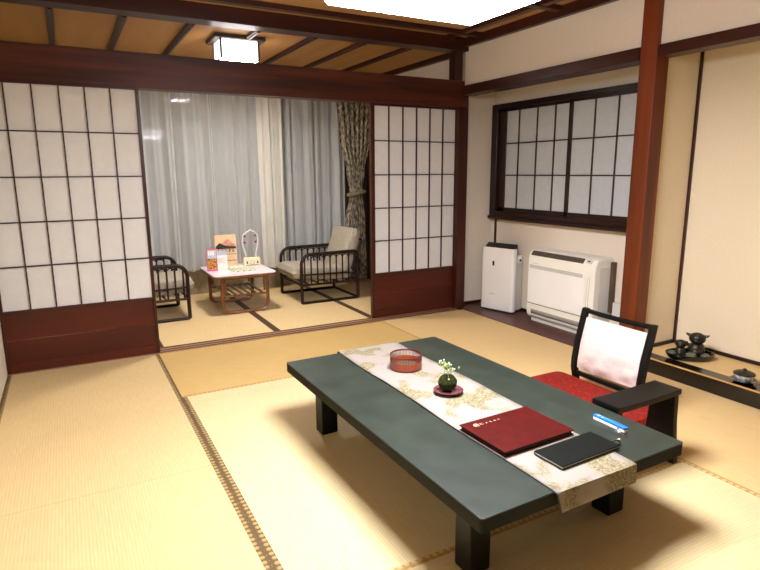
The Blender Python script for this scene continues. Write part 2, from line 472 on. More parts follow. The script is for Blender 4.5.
trim(MB().box(XR, RX, 2.512, RY, -.02, .004), 'plank', 'dark red-brown floor plank under the air conditioner', 'floorboard')
t = setting(MB().box(XL, XR - .05, 4.287, 4.43, -.02, .006, .002, 1).build('trim_20', 'sill'), 'pale wooden sliding track between the room and the sunroom', 'sill')
for y in (4.297, 4.345, 4.405):
    MB().box(XL, XR - .05, y - .007, y + .007, .0, .0085).build('groove', 'redwood_x', t)
# tokonoma platform
p = setting(MB().box(XR, 3.36, TN, 2.388, 0, .097, .003).build('trim_21', 'lacquer'), 'black lacquered front board of the display alcove', 'step')
MB().box(XR - .002, XR + .008, TN, 2.388, .092, .099).build('edge_strip', 'gold_tan', p)
setting(MB().box(3.36, TX, TN, TY, 0, .097).build('floor_tokonoma', 'tat_sheen_y'), 'tan matted floor of the display alcove', 'floor')

# shoji screens
def shoji(name, label, x0, x1, y, cols, z_paper, stile=.03, rstile=None, near_extra=0):
    d = thing(name, label, 'shoji screen', (x0, y, 0)); d['kind'] = 'structure'
    W = x1 - x0; rstile = rstile or stile; T = .034
    zt = 1.872
    MB().box(0, stile, 0, T, .008, zt, .002, 1).build('stile', 'redwood_z', d)
    MB().box(W - rstile, W, 0, T, .008, zt, .002, 1).build('stile', 'redwood_z', d)
    MB().box(stile, W - rstile, .002, T - .002, 1.85, zt).build('top_rail', 'redwood_x', d)
    MB().box(stile, W - rstile, .002, T - .002, z_paper - .03, z_paper).build('middle_rail', 'redwood_x', d)
    MB().box(stile, W - rstile, .001, T - .002, .008, .075, .002, 1).build('bottom_rail', 'panelwood', d)
    b = MB().box(stile, W - rstile, .01, T - .01, .075, .222)
    b.box(stile, W - rstile, .01, T - .01, .226, z_paper - .03)
    b.build('base_panel', 'panelwood', d)
    MB().box(stile, W - rstile, .018, .021, z_paper, 1.85).build('paper', 'paper', d)
    h = (1.85 - z_paper) / 5
    L = MB()
    for i in range(1, 5): L.box(stile, W - rstile, .006, .018, z_paper + i * h - .004, z_paper + i * h + .004)
    for xc in cols: L.box(xc - x0 - .004, xc - x0 + .004, .004, .018, z_paper, 1.85)
    L.build('lattice', 'lattice', d)
    return d
shoji('door_1', 'left shoji screen of white paper over a red-brown wood base', XL + .002, .503, 4.291, [-.269, -.12, .029, .176, .327], .425, .02)
shoji('door_2', 'right shoji screen of white paper beside the corner post', 2.318, 3.2, 4.384, [2.357 + .1405 * i for i in range(1, 6)], .415, .036, .002)

# small window in recess
wn = thing('window_1', 'small paper-screened window with dark lattice above the air conditioner', 'window', (RX, 0, 0)); wn['kind'] = 'structure'
wn.scale = (1, 1.0167, 1.0167); wn.location.z = -.0217
y0, y1, z0, z1 = 2.472, 4.345, .875, 1.905
b = MB().box(-.06, 0, y1 - .08, y1, z0, z1, .003, 1)
b.box(-.06, 0, y0, y1 - .08, z1 - .045, z1, .003, 1)
b.box(-.06, 0, y0, y1 - .08, z0 + .012, z0 + .055, .003, 1)
b.build('window_frame', 'dark_y', wn)
MB().box(-.075, 0, y0, y1 + .005, z0 - .02, z0 + .012, .003, 1).build('window_sill', 'dark_y', wn)
def sash(ya, yb, dx, cols, stl, str_):
    f = MB().box(dx - .022, dx, yb - stl, yb, z0 + .055, z1 - .045, .002, 1)
    f.box(dx - .022, dx, ya, ya + str_, z0 + .055, z1 - .045, .002, 1)
    f.box(dx - .022, dx, ya, yb, 1.835, z1 - .04)
    f.box(dx - .022, dx, ya, yb, z0 + .05, .968)
    s = f.build('sash', 'dark_z', wn)
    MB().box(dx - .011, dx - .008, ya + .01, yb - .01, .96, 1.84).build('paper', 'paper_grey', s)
    L = MB()
    for zc in (1.549, 1.265): L.box(dx - .02, dx - .011, ya, yb, zc - .005, zc + .005)
    for yc in cols: L.box(dx - .021, dx - .011, yc - .005, yc + .005, .96, 1.84)
    L.build('lattice', 'lattice', s)
sash(3.372, 4.262, -.008, [4.008, 3.784, 3.578], .09, .04)
sash(y0, 3.408, -.031, [3.15, 2.938, 2.725], .04, .04)

# sunroom window behind the curtains
w2 = thing('window_2', 'dark night window behind the sunroom curtains', 'window', (0, YA, 0)); w2['kind'] = 'structure'
b = MB()
for x in (.02, .98, 1.94, 2.9): b.box(x, x + .05, 0, .05, .3, 2.25)
b.box(.02, 2.95, 0, .05, .3, .35); b.box(.02, 2.95, 0, .05, 2.2, 2.25)
b.build('window_frame', 'grey_plastic', w2)
for x in (.07, 1.03, 1.99): MB().box(x, x + .91, .02, .026, .35, 2.2).build('pane', 'glass', w2)

# curtains
def drapery(name, m, label, cat, x0, x1, y, ztop, zbot, folds, amp, seed, group=None):
    rn = random.Random(seed)
    ph = [rn.uniform(0, 6.28) for _ in range(4)]
    def fn(u, v):
        a = u * folds * 2 * PI
        k = .55 + .45 * math.sin(u * folds * .37 * 2 * PI + ph[3])
        f = math.sin(a + ph[0] + .5 * math.sin(a * .31 + ph[1])) + .35 * math.sin(2.3 * a + ph[2])
        x = x0 + (x1 - x0) * u + .012 * math.sin(a * .7 + ph[1] + v)
        return (x, y + amp * f * k * (.8 + .3 * v), ztop + (zbot - ztop) * v + .004 * f)
    o = MB().sheet(fn, int(folds * 14), 14).build(name, m, recalc=False)
    tag(o, label, cat, group)
    return o
drapery('sheer_curtain', 'sheer', 'grey sheer curtain hanging behind the low sunroom table', 'curtain', -.3, 1.95, 6.15, 2.3, .285, 17, .05, 3, None)
drapery('lace_curtain', 'cream_lace', 'narrow cream lace curtain gathered in the middle of the sunroom window', 'curtain', 1.84, 2.14, 6.05, 2.3, .27, 4, .03, 8)
drapery('sheer_curtain', 'sheer', 'grey sheer curtain behind the right rattan armchair', 'curtain', 2.1, 2.9, 6.15, 2.3, .275, 7, .052, 5)
dr = thing('patterned_drape', 'grey-brown patterned drape tied back at the right of the sunroom window', 'curtain', (2.98, 6.02, 0))
def dfn(u, v):
    z = 2.3 - v * 2.25
    L = [(2.3, -.25, .25), (1.7, -.2, .19), (1.3, -.11, .1), (1.1, -.085, .075), (1.0, -.085, .075), (.75, -.14, .1), (.05, -.17, .12)]
    for (za, la, ra), (zb, lb, rb) in zip(L, L[1:]):
        if za >= z >= zb or (zb == .05 and z <= za):
            t = min(1, max(0, (za - z) / (za - zb))); t = t * t * (3 - 2 * t)
            l, r = la + (lb - la) * t, ra + (rb - ra) * t; break
    a = u * 7 * 2 * PI
    return (l + (r - l) * u, .035 * math.sin(a) * (.6 if .95 < z < 1.2 else 1) - .02 * math.sin(PI * u), z)
MB().sheet(dfn, 100, 40).build('cloth', 'drape', dr, recalc=False)
MB().tube([(.1 * math.cos(a) - .005, -.02 + .055 * math.sin(a), 1.06 + .02 * math.cos(a)) for a in [2 * PI * i / 20 for i in range(20)]], .022, 8, True).build('tieback', 'tie', dr)

# ------------------------------------------------------------------ lamps
lp = thing('pendant_lamp', 'large glowing square lamp hanging from the main room ceiling', 'lamp', (1.235, 1.725, 1.9))
MB().box(-.328, .328, -.328, .328, 0, .01, .004, 2).build('diffuser', 'lamp_main', lp)
MB().box(-.335, .335, -.335, .335, .006, .13, .008, 2).build('side_panels', 'lamp_main_side', lp)
b = MB().box(-.3, .3, -.3, .3, .13, .17, .005)
b.build('lamp_housing', 'white_plastic', lp)
MB().tube([(0, 0, .17), (0, 0, CZ - 1.9)], .012, 8).build('hanging_rod', 'white_plastic', lp)
MB().lathe([(0, .0), (.07, 0), (.06, -.03), (0, -.03)], 24, (0, 0, CZ - 1.9)).build('ceiling_rose', 'white_plastic', lp)
al = thing('ceiling_lamp', 'small boxy white lamp with dark frame on the sunroom ceiling', 'lamp', (1.345, 4.9, CA))
hx, hy, zb, zt = .152, .125, -.175, -.03
MB().box(-hx + .006, hx - .006, -hy + .006, hy - .006, zb + .006, zt).build('side_panels', 'lamp_side', al)
MB().box(-hx + .008, hx - .008, -hy + .008, hy - .008, zb + .001, zb + .005).build('diffuser', 'lamp_alc', al)
b = MB()
for sx in (-1, 1):
    for sy in (-1, 1):
        b.box(sx * hx - .007, sx * hx + .007, sy * hy - .007, sy * hy + .007, zb, zt)
for z in (zb, ):
    for s_ in (-1, 1):
        b.box(-hx, hx, s_ * hy - .004, s_ * hy + .004, z - .004, z + .004)
        b.box(s_ * hx - .004, s_ * hx + .004, -hy, hy, z - .004, z + .004)
b.build('lamp_frame', 'lampframe', al)
MB().box(-.2, .2, -.17, .17, -.03, 0).build('mounting_plate', 'lampframe', al)

# ------------------------------------------------------------------ low dining table and its things
T = .333
tx0, tx1, ty0, ty1 = .934, 1.872, 1.142, 2.72
tcx, tcy = (tx0 + tx1) / 2, (ty0 + ty1) / 2
tb = thing('low_table', 'long dark green low table with black legs in the middle of the room', 'table', (tcx, tcy, 0), rad(.8))
hw, hl = (tx1 - tx0) / 2, (ty1 - ty0) / 2
def rrect(hw, hl, r, n=6):
    o = []
    for cx, cy, a0 in ((hw - r, hl - r, 0), (-hw + r, hl - r, 90), (-hw + r, -hl + r, 180), (hw - r, -hl + r, 270)):
        for i in range(n + 1):
            a = rad(a0 + 90 * i / n); o.append((cx + r * math.cos(a), cy + r * math.sin(a)))
    return o
MB().prism(rrect(hw, hl, .012), 'z', T - .006, T, .003, 2).build('tabletop', 'table_green', tb)
MB().prism(rrect(hw - .0008, hl - .0008, .012), 'z', T - .05, T - .005, .003, 2).build('tabletop_edge', 'table_edge', tb)
MB().box(-hw + .1, hw - .1, -hl + .13, hl - .13, T - .068, T - .05).build('under_frame', 'black_wood', tb)
for sx in (-1, 1):
    for sy in (-1, 1):
        x = sx * (hw - .135); y = sy * (hl - .2)
        MB().box(x - .044, x + .044, y - .042, y + .042, 0, T - .066, .008).build('leg', 'black_wood', tb)

rn = thing('table_runner', 'cream brocade runner with gold patches along the low table', 'runner', (1.41, tcy, T), rad(0))
def rfn(off):
    def fn(u, v):
        x = (-.182 + .364 * u)
        L = hl + .012; drop = .066
        tot = 2 * L + 2 * drop; s_ = v * tot - drop
        yy = s_ - L
        zz = .0022 + .0012 * (math.sin(v * 31 + u * 3) + 1) * max(0, 1 - abs(v - .62) * 2.2)
        over = max(-s_, s_ - 2 * L)
        if over > 0:
            sg = -1 if s_ < 0 else 1
            yy = sg * (L + .003 + over * (.15 - .1 * u)); x += over * .25 * (1 - u); zz = .0022 - over
        else:
            zz -= 0
        return (x + .004 * math.sin(v * 14), yy, zz + off)
    return fn
MB().sheet(rfn(.0006), 12, 160).build('cloth', 'runner', rn, solid=.0016)
b = MB()
b.tube([(Vector(rfn(.0002)(0, i / 160)) + Vector((-.0025, 0, -.0004))) for i in range(161)], .0026, 6)
b.build('hem', 'black_matte', rn)

RZ = T + .0065          # top of runner
# woven basket
bk = thing('slatted_basket', 'round reddish bamboo basket on the cream runner', 'basket', (1.412, 2.318, RZ))
R_ = .08
MB().lathe([(0, 0), (R_, 0), (R_, .008), (R_ - .004, .01), (0, .008)], 40).build('base', 'redbrown', bk)
MB().lathe([(0, .0102), (R_ - .006, .0102), (R_ - .006, .012), (0, .012)], 36).build('inner_mat', 'brown_box', bk)
b = MB()
for k in range(64):
    a = 2 * PI * k / 64; c_, s_ = math.cos(a), math.sin(a)
    b.tube([((R_ - .002) * c_, (R_ - .002) * s_, .006), ((R_ - .002) * c_, (R_ - .002) * s_, .068)], .0014, 5)
b.build('slats', 'redbrown', bk)
b = MB().lathe([(R_ - .001, .006), (R_ - .001, .04), (R_ - .0045, .04), (R_ - .0045, .006)], 48)
b.build('band', 'amber', bk)
MB().tube(arc((0, 0), R_ - .001, 0, 351, 39, 'xy', .069), .0042, 8, True).build('rim', 'redbrown', bk)

ds = tag(MB().lathe([(0, .004), (.04, 0), (.042, .004), (.062, .012), (.066, .016), (.063, .017), (.05, .012), (0, .011)], 40).build('small_dish', 'pinkdish'), 'reddish lacquer dish under the dark moss ball', 'dish')
ds.location = (1.405, 1.945, RZ)
kd = thing('moss_ball_plant', 'dark moss ball with tiny white flowers on the lacquer dish', 'plant', (1.402, 1.948, RZ + .0115))
mb = MB().ball((0, 0, .036), .042, .042, .037, 32)
for v in mb.bm.verts:
    v.co += Vector((math.sin(v.co.x * 190 + v.co.z * 150), math.sin(v.co.y * 170 + 1), math.sin(v.co.z * 210))) * .0012
mb.build('moss_ball', 'moss', kd)
sm, lf, pt = MB(), MB(), MB()
rs = random.Random(11)
for i in range(7):
    a = rs.uniform(0, 6.28); sp = rs.uniform(.004, .05); h = rs.uniform(.03, .085)
    if i == 0: h = .1; sp = .012
    p0 = Vector((.008 * math.cos(a), .008 * math.sin(a), .068)); p2 = Vector((sp * math.cos(a) - .004, sp * math.sin(a),   .064 + h * .75))
    p1 = (p0 + p2) / 2 + Vector((0, 0, .012))
    sm.tube([p0, p1, p2], .0011, 5)
    for j in range(4):
        q = p2 + Vector((rs.gauss(0, .008), rs.gauss(0, .008), rs.gauss(-.004, .012)))
        sm.tube([p1.lerp(p2, .6), q], .0006, 4)
        pt.ball(q, rs.uniform(.0022, .004), n=8)
    for j in range(2):
        q = p1 + Vector((rs.gauss(0, .012), rs.gauss(0, .012), rs.uniform(0, .02)))
        lf.ball(q, .006, .003, .008, 8)
so = sm.build('stems', 'stem', kd); lf.build('leaves', 'stem', so); pt.build('blossoms', 'petal', so)

# red folder
rf = thing('red_folder', 'large dark red folder with pale lettering lying on the runner', 'folder', (1.397, 1.499, RZ), rad(1.5))
MB().box(-.168, .168, -.124, .124, 0, .004, .001, 1).build('back_cover', 'red_folder', rf)
MB().box(-.163, .163, -.119, .119, .004, .0165).build('pages', 'pagedark', rf)
fcv = MB().box(-.17, .17, -.126, .126, .0165, .0205, .0012, 2).build('front_cover', 'red_folder', rf)
MB().box(.12, .176, -.122, -.08, .0005, .0035).build('paper_slip', 'page', rf)
L = MB()
def strokes(mb, x, y, sx, sy, segs, z, t=.0016):
    for (a, b2, c_, d) in segs:
        mb.tube([(x + a * sx, y + b2 * sy, z), (x + c_ * sx, y + d * sy, z)], t, 5)
G = [[(0, .5, .4, .9), (.1, .1, .1, .7), (.35, .05, .35, .95), (.35, .9, .8, .9), (.8, .9, .8, .3), (.4, .5, .75, .5), (.55, .05, .85, .15), (0, .3, .3, .25), (.2, .8, .5, .2), (.5, .7, .9, .6)],
     [(.1, .1, .1, .9), (.35, .75, .8, .75), (.4, .2, .85, .2)],
     [(.2, .2, .45, .8), (.6, .8, .7, .3)],
     [(.1, .7, .8, .7), (.45, .9, .4, .3), (.4, .3, .8, .15)],
     [(.2, .2, .2, .8), (.5, .75, .8, .6), (.5, .2, .8, .3)],
     [(.1, .6, .7, .6), (.4, .9, .4, .2)]]
x = -.13
for i, gseg in enumerate(G):
    wd = .026 if i == 0 else .017 if i == 1 else .012
    strokes(L, x, .08 - (.004 if i == 0 else 0), wd, wd, gseg, .0205, .0017 if i == 0 else .0011)
    x += wd + (.003 if i == 0 else .0085)
L.build('lettering', 'inkgold', fcv)
bf = thing('black_folder', 'small black folder with a pen loop at the near end of the runner', 'folder', (1.482, 1.282, RZ), rad(2))
for z in (0, .0045, .009): MB().box(-.145, .145, -.064, .064, z, z + .0036, .001, 1).build('cover' if z != .0045 else 'inner_leaf', 'black_folder' if z != .0045 else 'grey_plastic', bf)
MB().tube([(.143, -.03, .009), (.155, -.032, .014), (.172, -.036, .012), (.176, -.042, .006), (.16, -.046, .003), (.144, -.044, .005)], .0032, 6, False).build('pen_loop', 'black_matte', bf)
MB().tube([(.172, -.034, .009), (.186, -.03, .009)], .005, 8).build('loop_tip', 'inkgold', bf, label='pale gold loop tip')
# room key
ky = thing('room_key', 'blue and white key tag with metal key ring on the green tabletop', 'key', (1.762, 1.372, T))
mrot = Matrix.Rotation(rad(0), 4, 'Z')
MB().box(-.011, .011, -.07, .075, .001, .013, .002, 2).build('tag_base', 'white_plastic', ky)
tt = MB().box(-.0115, .0115, -.071, .076, .013, .021, .002, 2).build('tag_top', 'blue', ky)
L = MB(); strokes(L, -.006, .05, .012, .012, G[3], .0212, .0009); strokes(L, -.006, .033, .012, .012, G[4], .0212, .0009)
L.build('lettering', 'page', tt)
b = MB().tube([(-.012 + .017 * math.cos(a), -.062 + .017 * math.sin(a), .008 + .006 * math.sin(a)) for a in [2 * PI * i / 20 for i in range(20)]], .0019, 6, True)
b.build('ring', 'metal', ky)
b = MB().lathe([(0, .0005), (.011, .0005), (.011, .003), (0, .003)], 18, (-.027, -.055, 0))
b.box(-.031, -.023, -.1, -.063, .0005, .0035)
b.box(-.036, -.031, -.095, -.089, .0005, .0035); b.box(-.036, -.031, -.085, -.081, .0005, .0035)
b.build('key_blade', 'metal', ky)

# ------------------------------------------------------------------ floor chair, cushion, arm rest
zs = thing('floor_chair', 'legless black framed floor chair with pink-white back at the low table', 'chair', (2.34, 2.078, 0))
MB().box(-.22, .28, -.24, .24, 0, .022, .006).build('seat_board', 'black_wood', zs)
prof = [(.28, .0), (.27, .06), (.25, .14), (.25, .2), (.266, .3), (.3, .43), (.316, .5)]
def back_x(z):
    for (xa, za), (xb, zb) in zip(prof, prof[1:]):
        if za <= z <= zb:
            return xa + (xb - xa) * (z - za) / (zb - za)
    return prof[-1][0]
for sy in (-1, 1):
    yy = sy * .226
    poly = [(x - .014, z) for x, z in prof] + [(x + .02, z) for x, z in reversed(prof)]
    MB().prism(poly, 'y', yy - .017, yy + .017, .005, 2).build('back_post', 'black_wood', zs)
MB().tube([(.315, -.24, .488), (.32, -.13, .481), (.322, 0, .479), (.32, .13, .481), (.315, .24, .488)], .0145, 8).build('top_rail', 'black_wood', zs)
MB().box(.245, .27, -.215, .215, .1, .125, .004).build('bottom_rail', 'black_wood', zs)
def bfn(u, v):
    z = .15 + .3 * v; y = -.202 + .404 * u
    bul = (math.sin(PI * u) ** .5) * (math.sin(PI * (0.06 + .88 * v)) ** .5)
    return (back_x(z) - .004 - .028 * bul, y, z)
def bfn2(u, v):
    z = .15 + .3 * v; y = -.202 + .404 * u
    bul = (math.sin(PI * u) ** .5) * (math.sin(PI * (0.06 + .88 * v)) ** .5)
    return (back_x(z) + .004 + .012 * bul, y, z)
b = MB().sheet(bfn, 20, 16).sheet(bfn2, 20, 16)
b.build('backrest', 'back_cover', zs, recalc=False)

def pad(mb, hx, hy, h, n=24, p=.35, z0=0, q=6):
    for sgn in (1, -1):
        def fn(u, v, sgn=sgn):
            x, y = (u * 2 - 1), (v * 2 - 1)
            e = max(0, 1 - x ** q) ** p * max(0, 1 - y ** q) ** p
            k = 1 - .03 * (1 - e)
            return (x * hx * k, y * hy * k, z0 + h * .5 + sgn * h * .5 * e)
        mb.sheet(fn, n, n)
    bmesh.ops.remove_doubles(mb.bm, verts=mb.bm.verts[:], dist=.0004)
    return mb
cu = tag(pad(MB(), .345, .385, .076, 32, .3, 0, 12).build('floor_cushion', 'red_cloth'), 'red brocade cushion on the floor chair seat', 'cushion')
cu.location = (2.25, 2.045, .0225)

ar = thing('arm_rest', 'low black lacquered arm rest standing beside the red cushion', 'arm rest', (2.108, 1.515, 0), rad(1))
pts = []
for i in range(13):
    u = -1 + i / 6; pts.append((.212 * u, .318 + .004 * u * u))
poly = pts + [(x, z + .026) for x, z in reversed(pts)]
MB().prism(poly, 'y', -.068, .068, .005, 2).build('top_board', 'black_wood', ar)
for sx in (-1, 1):
    pr = [(-.06, .318), (.06, .318), (.064, .2), (.075, .06), (.085, 0), (-.085, 0), (-.075, .06), (-.064, .2)]
    MB().prism(pr, 'x', sx * .19 - .016, sx * .19 + .016, .004, 2).build('leg_panel', 'black_wood', ar)

# ------------------------------------------------------------------ air conditioner and purifier
ac = thing('air_conditioner', 'white floor-standing air conditioner below the small window', 'air conditioner', (RX - .01, 3.325, .004))
ya, yb = -.362, .362
prf = [(-.0, .035), (-.165, .028), (-.192, .055), (-.2, .1), (-.2, .535), (-.192, .585), (-.168, .62), (-.13, .632), (0, .632)]
MB().prism(prf, 'y', ya, yb, .012, 3).build('body', 'ivory_plastic', ac)
MB().box(-.16, 0, ya + .03, yb - .03, 0, .04).build('plinth', 'lightgrey', ac)
fp = MB().box(-.205, -.195, -.27, .345, .17, .508, .004, 2).build('front_panel', 'white_plastic', ac)
# outlet on the sloped top edge
sl = Matrix.Translation((-.181, 0, .603)) @ Matrix.Rotation(rad(36), 4, 'Y')
b = MB().box(-.006, .004, -.235, .33, -.021, .021, mat=sl); ao = b.build('air_outlet', 'slot', ac)
b = MB()
b.box(-.010, -.005, -.232, .327, .004, .009, mat=sl); b.box(-.010, -.005, -.232, .327, -.012, -.008, mat=sl)
b.box(-.011, -.004, .045, .052, -.02, .02, mat=sl)
b.build('louvre', 'brown_box', ao)
b = MB()
b.box(-.2075, -.2045, -.25, .33, .475, .505)
b.build('grille_strip', 'grey_plastic', fp)
b = MB()
for i in range(48):
    y = -.25 + .58 * i / 48
    b.box(-.2085, -.2072, y, y + .004, .477, .503)
b.build('grille_slots', 'lightgrey', fp)
MB().box(-.2025, -.1985, -.27, .345, .163, .167).build('seam', 'slot', ac)
b = MB()
for i in range(62):
    y = -.235 + .54 * i / 62
    b.box(-.2015, -.1965, y, y + .004, .075, .115)
b.build('lower_grille', 'grille_grey', ac)
b = MB()
for k, yy in enumerate((-.298, -.318)):
    b.tube([(-.2, yy + .006 * math.sin(z * 9), .13 + z) for z in [i * .04 for i in range(10)]], .0022, 5)
b.build('side_seam', 'grey_plastic', ac)
b = MB().box(-.008, .003, -.315, -.262, -.014, .014, .002, 1, mat=sl); cp = b.build('control_panel', 'lightgrey', ac)
L = MB().box(-.0095, -.0075, -.3, -.277, -.004, .006, mat=sl); L.build('display', 'dark_plastic', cp)
b = MB()
for i in range(6): b.box(-.1, -.06, ya - .002, ya + .004, .16 + .03 * i, .17 + .03 * i)
b.box(-.14, -.02, ya - .0012, ya + .004, .08, .56, .0)
b.build('side_cover', 'lightgrey', ac)
MB().box(-.03, .006, ya - .03, ya + .002, .2, .6).build('wall_bracket', 'brown_box', ac)
L = MB()
for i in range(6): L.box(-.2015, -.1995, .29 - .012 * i, .298 - .012 * i, .517, .522)
L.build('lettering', 'grey_plastic', ac)
tag(MB().box(RX - .06, RX, 2.83, 2.905, .005, .3, .004).build('pipe_cover', 'lightgrey'), 'white pipe cover on the wall right of the air conditioner', 'pipe cover')

pu = thing('air_purifier', 'tall white air purifier in the corner of the window recess', 'air purifier', (3.562, 4.096, .004), rad(15))
# local: front faces -X, width along Y
def shell(mb, x0, x1, hy, z0, z1, r, bow=.0, taper=0, n=6):
    P = []
    for cx, cy, a0 in ((x1 - .004, hy - .004, 0), (x0 + r, hy - r, 90), (x0 + r, -hy + r, 180), (x1 - .004, -hy + .004, 270)):
        rr = r if cx < x1 - .01 else .004
        for i in range(n + 1):
            a = rad(a0 + 90 * i / n); P.append((cx + rr * math.cos(a), cy + rr * math.sin(a)))
    mb.prism(P, 'z', z0, z1, .004, 2)
    return mb
MB().box(-.085, .075, -.155, .155, 0, .03).build('base', 'dark_plastic', pu)
fc = shell(MB(), -.095, -.05, .183, .012, .6, .03).build('front_cover', 'white_plastic', pu)
rb = shell(MB(), -.051, .085, .16, .015, .505, .02).build('rear_body', 'lightgrey', pu)
b = MB().prism([(-.085, .595), (-.01, .595), (-.01, .635), (-.03, .64), (-.085, .6)], 'y', -.165, .15, .004, 2)
b.box(-.05, -.01, -.15, .145, .5, .6)
b.build('top_vent', 'dark_plastic', pu)
b = MB().box(-.012, .06, -.176, -.14, .46, .535, .012, 3); b.build('handle', 'white_plastic', rb)
MB().box(.005, .035, -.179, -.174, .478, .5, .002, 1).build('sensor', 'dark_plastic', rb)
MB().box(-.0975, -.093, .03, .052, .43, .475, .002, 1).build('badge', 'dark_plastic', fc)
b = MB()
for i in range(7): b.box(-.0965, -.093, .015 + .009 * i, .021 + .009 * i, .158, .165)
b.build('lettering', 'grey_plastic', fc)

# ------------------------------------------------------------------ tokonoma ornaments
tr = tag(MB().lathe([(0, .002), (.75, 0), (.9, .01), (1.0, .035), (1.0, .04), (.95, .04), (.86, .016), (0, .012)], 48, sx=.15, sy=.1, rot=0).build('oval_tray', 'lacquer'), 'oval black tray on the display alcove floor under dark figurines', 'tray')
tr.location = (3.469, 2.143, .097); tr.rotation_euler = (0, 0, rad(-35))
def figurine(name, label, loc, rz, s, horns):
    f = thing(name, label, 'figurine', loc, rz); f.scale = (s, s, s)
    b = MB()
    b.lathe([(0, 0), (.038, 0), (.046, .012), (.048, .04), (.04, .065), (.026, .082), (0, .09)], 24)
    b.ball((-.03, .0, .03), .03, .03, .026, 16)
    b.build('body', 'bronze', f)
    h = MB().ball((-.005, 0, .108), .042, .046, .036, 24)
    h.ball((-.042, 0, .1), .014, .02, .014, 12)
    h.build('head', 'bronze', f)
    for sy in (-1, 1):
        if horns: MB().tube([(0, sy * .036, .122), (0, sy * .052, .126), (-.003, sy * .062, .134)], .008, 8, rr=[.011, .008, .004]).build('ear', 'bronze', f)
        else: MB().ball((0, sy * .04, .125), .012, .014, .012, 10).build('ear', 'bronze', f)
        MB().ball((-.036, sy * .036, .014), .02, .014, .014, 12).build('foot', 'bronze', f)
    return f
figurine('bronze_figurine', 'taller dark bronze figurine with pointed ears on the oval tray', (3.525, 2.138, .1095), rad(28), 1.08, True)
figurine('bronze_figurine', 'smaller round dark bronze figurine left of the taller one', (3.437, 2.19, .1095), rad(28), .75, False)
for i, (x, y, s_, lab) in enumerate(((3.432, 2.108,   .034, 'middle dark stone at the front of the oval tray'), (3.392, 2.218,   .028, 'dark stone at the left end of the oval tray'), (3.5, 2.058,   .03, 'dark stone at the right end of the oval tray'))):
    mb = MB().ball((0, 0, s_ * .62), s_, s_ * .9, s_ * .62, 12)
    for v in mb.bm.verts: v.co *= 1 + .12 * math.sin(v.co.x * 130 + i) * math.cos(v.co.y * 110)
    o = tag(mb.build('ornamental_stone', 'stone'), lab, 'stone', 'stones on the oval tray'); o.location = (x, y, .1095); o.rotation_euler = (0, 0, i)
sc = tag(MB().lathe([(0, .003), (.045, 0), (.05, .006), (.066, .018), (.07, .022), (.062, .022), (.045, .012), (0, .011)], 40).build('saucer', 'lacquer'), 'black saucer under the lidded bowl in the display alcove', 'saucer')
sc.location = (3.322, 1.72, .097)
bo = thing('lidded_bowl', 'small dark lidded bowl with pale band in the display alcove', 'bowl', (3.322, 1.72, .109))
MB().lathe([(0, 0), (.03, 0), (.032, .006), (.046, .018), (.052, .034), (.051, .04), (0, .04)], 36).build('bowl', 'band', bo)
MB().lathe([(.052, .04), (.057, .042), (.055, .05), (.035, .06), (.01, .065), (0, .065)], 36).build('lid', 'bronze', bo)
MB().ball((0, 0, .069), .011, .011, .008, 14).build('knob', 'bronze', bo)

# ------------------------------------------------------------------ sunroom furniture
ct = thing('coffee_table', 'low rattan table with white top in the sunroom', 'table', (1.405, 5.475, 0))
MB().prism(rrect(.298, .325, .05), 'z', .36, .38, .004, 2).build('tabletop', 'laminate', ct)
MB().prism(rrect(.3, .327, .05), 'z', .352, .371, .003, 2).build('edge_band', 'rattan', ct)
def uframe(y):
    p = [(-.215, y, .352)] + [(-.215, y, .1)] + arc((-.145, .085), .07, 180, 270, 6, 'xz', y) + arc((.145, .085), .07, 270, 360, 6, 'xz', y) + [(.215, y, .352)]
    return p
for y in (-.26, .26):
    b = MB().tube(uframe(y), .0165, 8)
    b.tube([(-.235, y, .34), (.235, y, .34)], .013, 8)
    b.tube([(-.185, y, .35), (-.185, y, .2)], .011, 8); b.tube([(.185, y, .35), (.185, y, .2)], .011, 8)
    b.build('leg_frame', 'rattan', ct)
b = MB()
for y in (-.26, .26): MB().tube([(-.215, y, .17), (.215, y, .17)], .011, 8).build('shelf_rail', 'rattan', ct)
for i in range(6):
    x = -.16 + .064 * i
    MB().tube([(x, -.26, .183), (x, .26, .183)], .0095, 8).build('shelf_slat', 'rattan', ct)
for sx in (-1, 1): MB().tube([(sx * .215, -.26, .33), (sx * .215, .26, .33)], .012, 8).build('side_rail', 'rattan', ct)

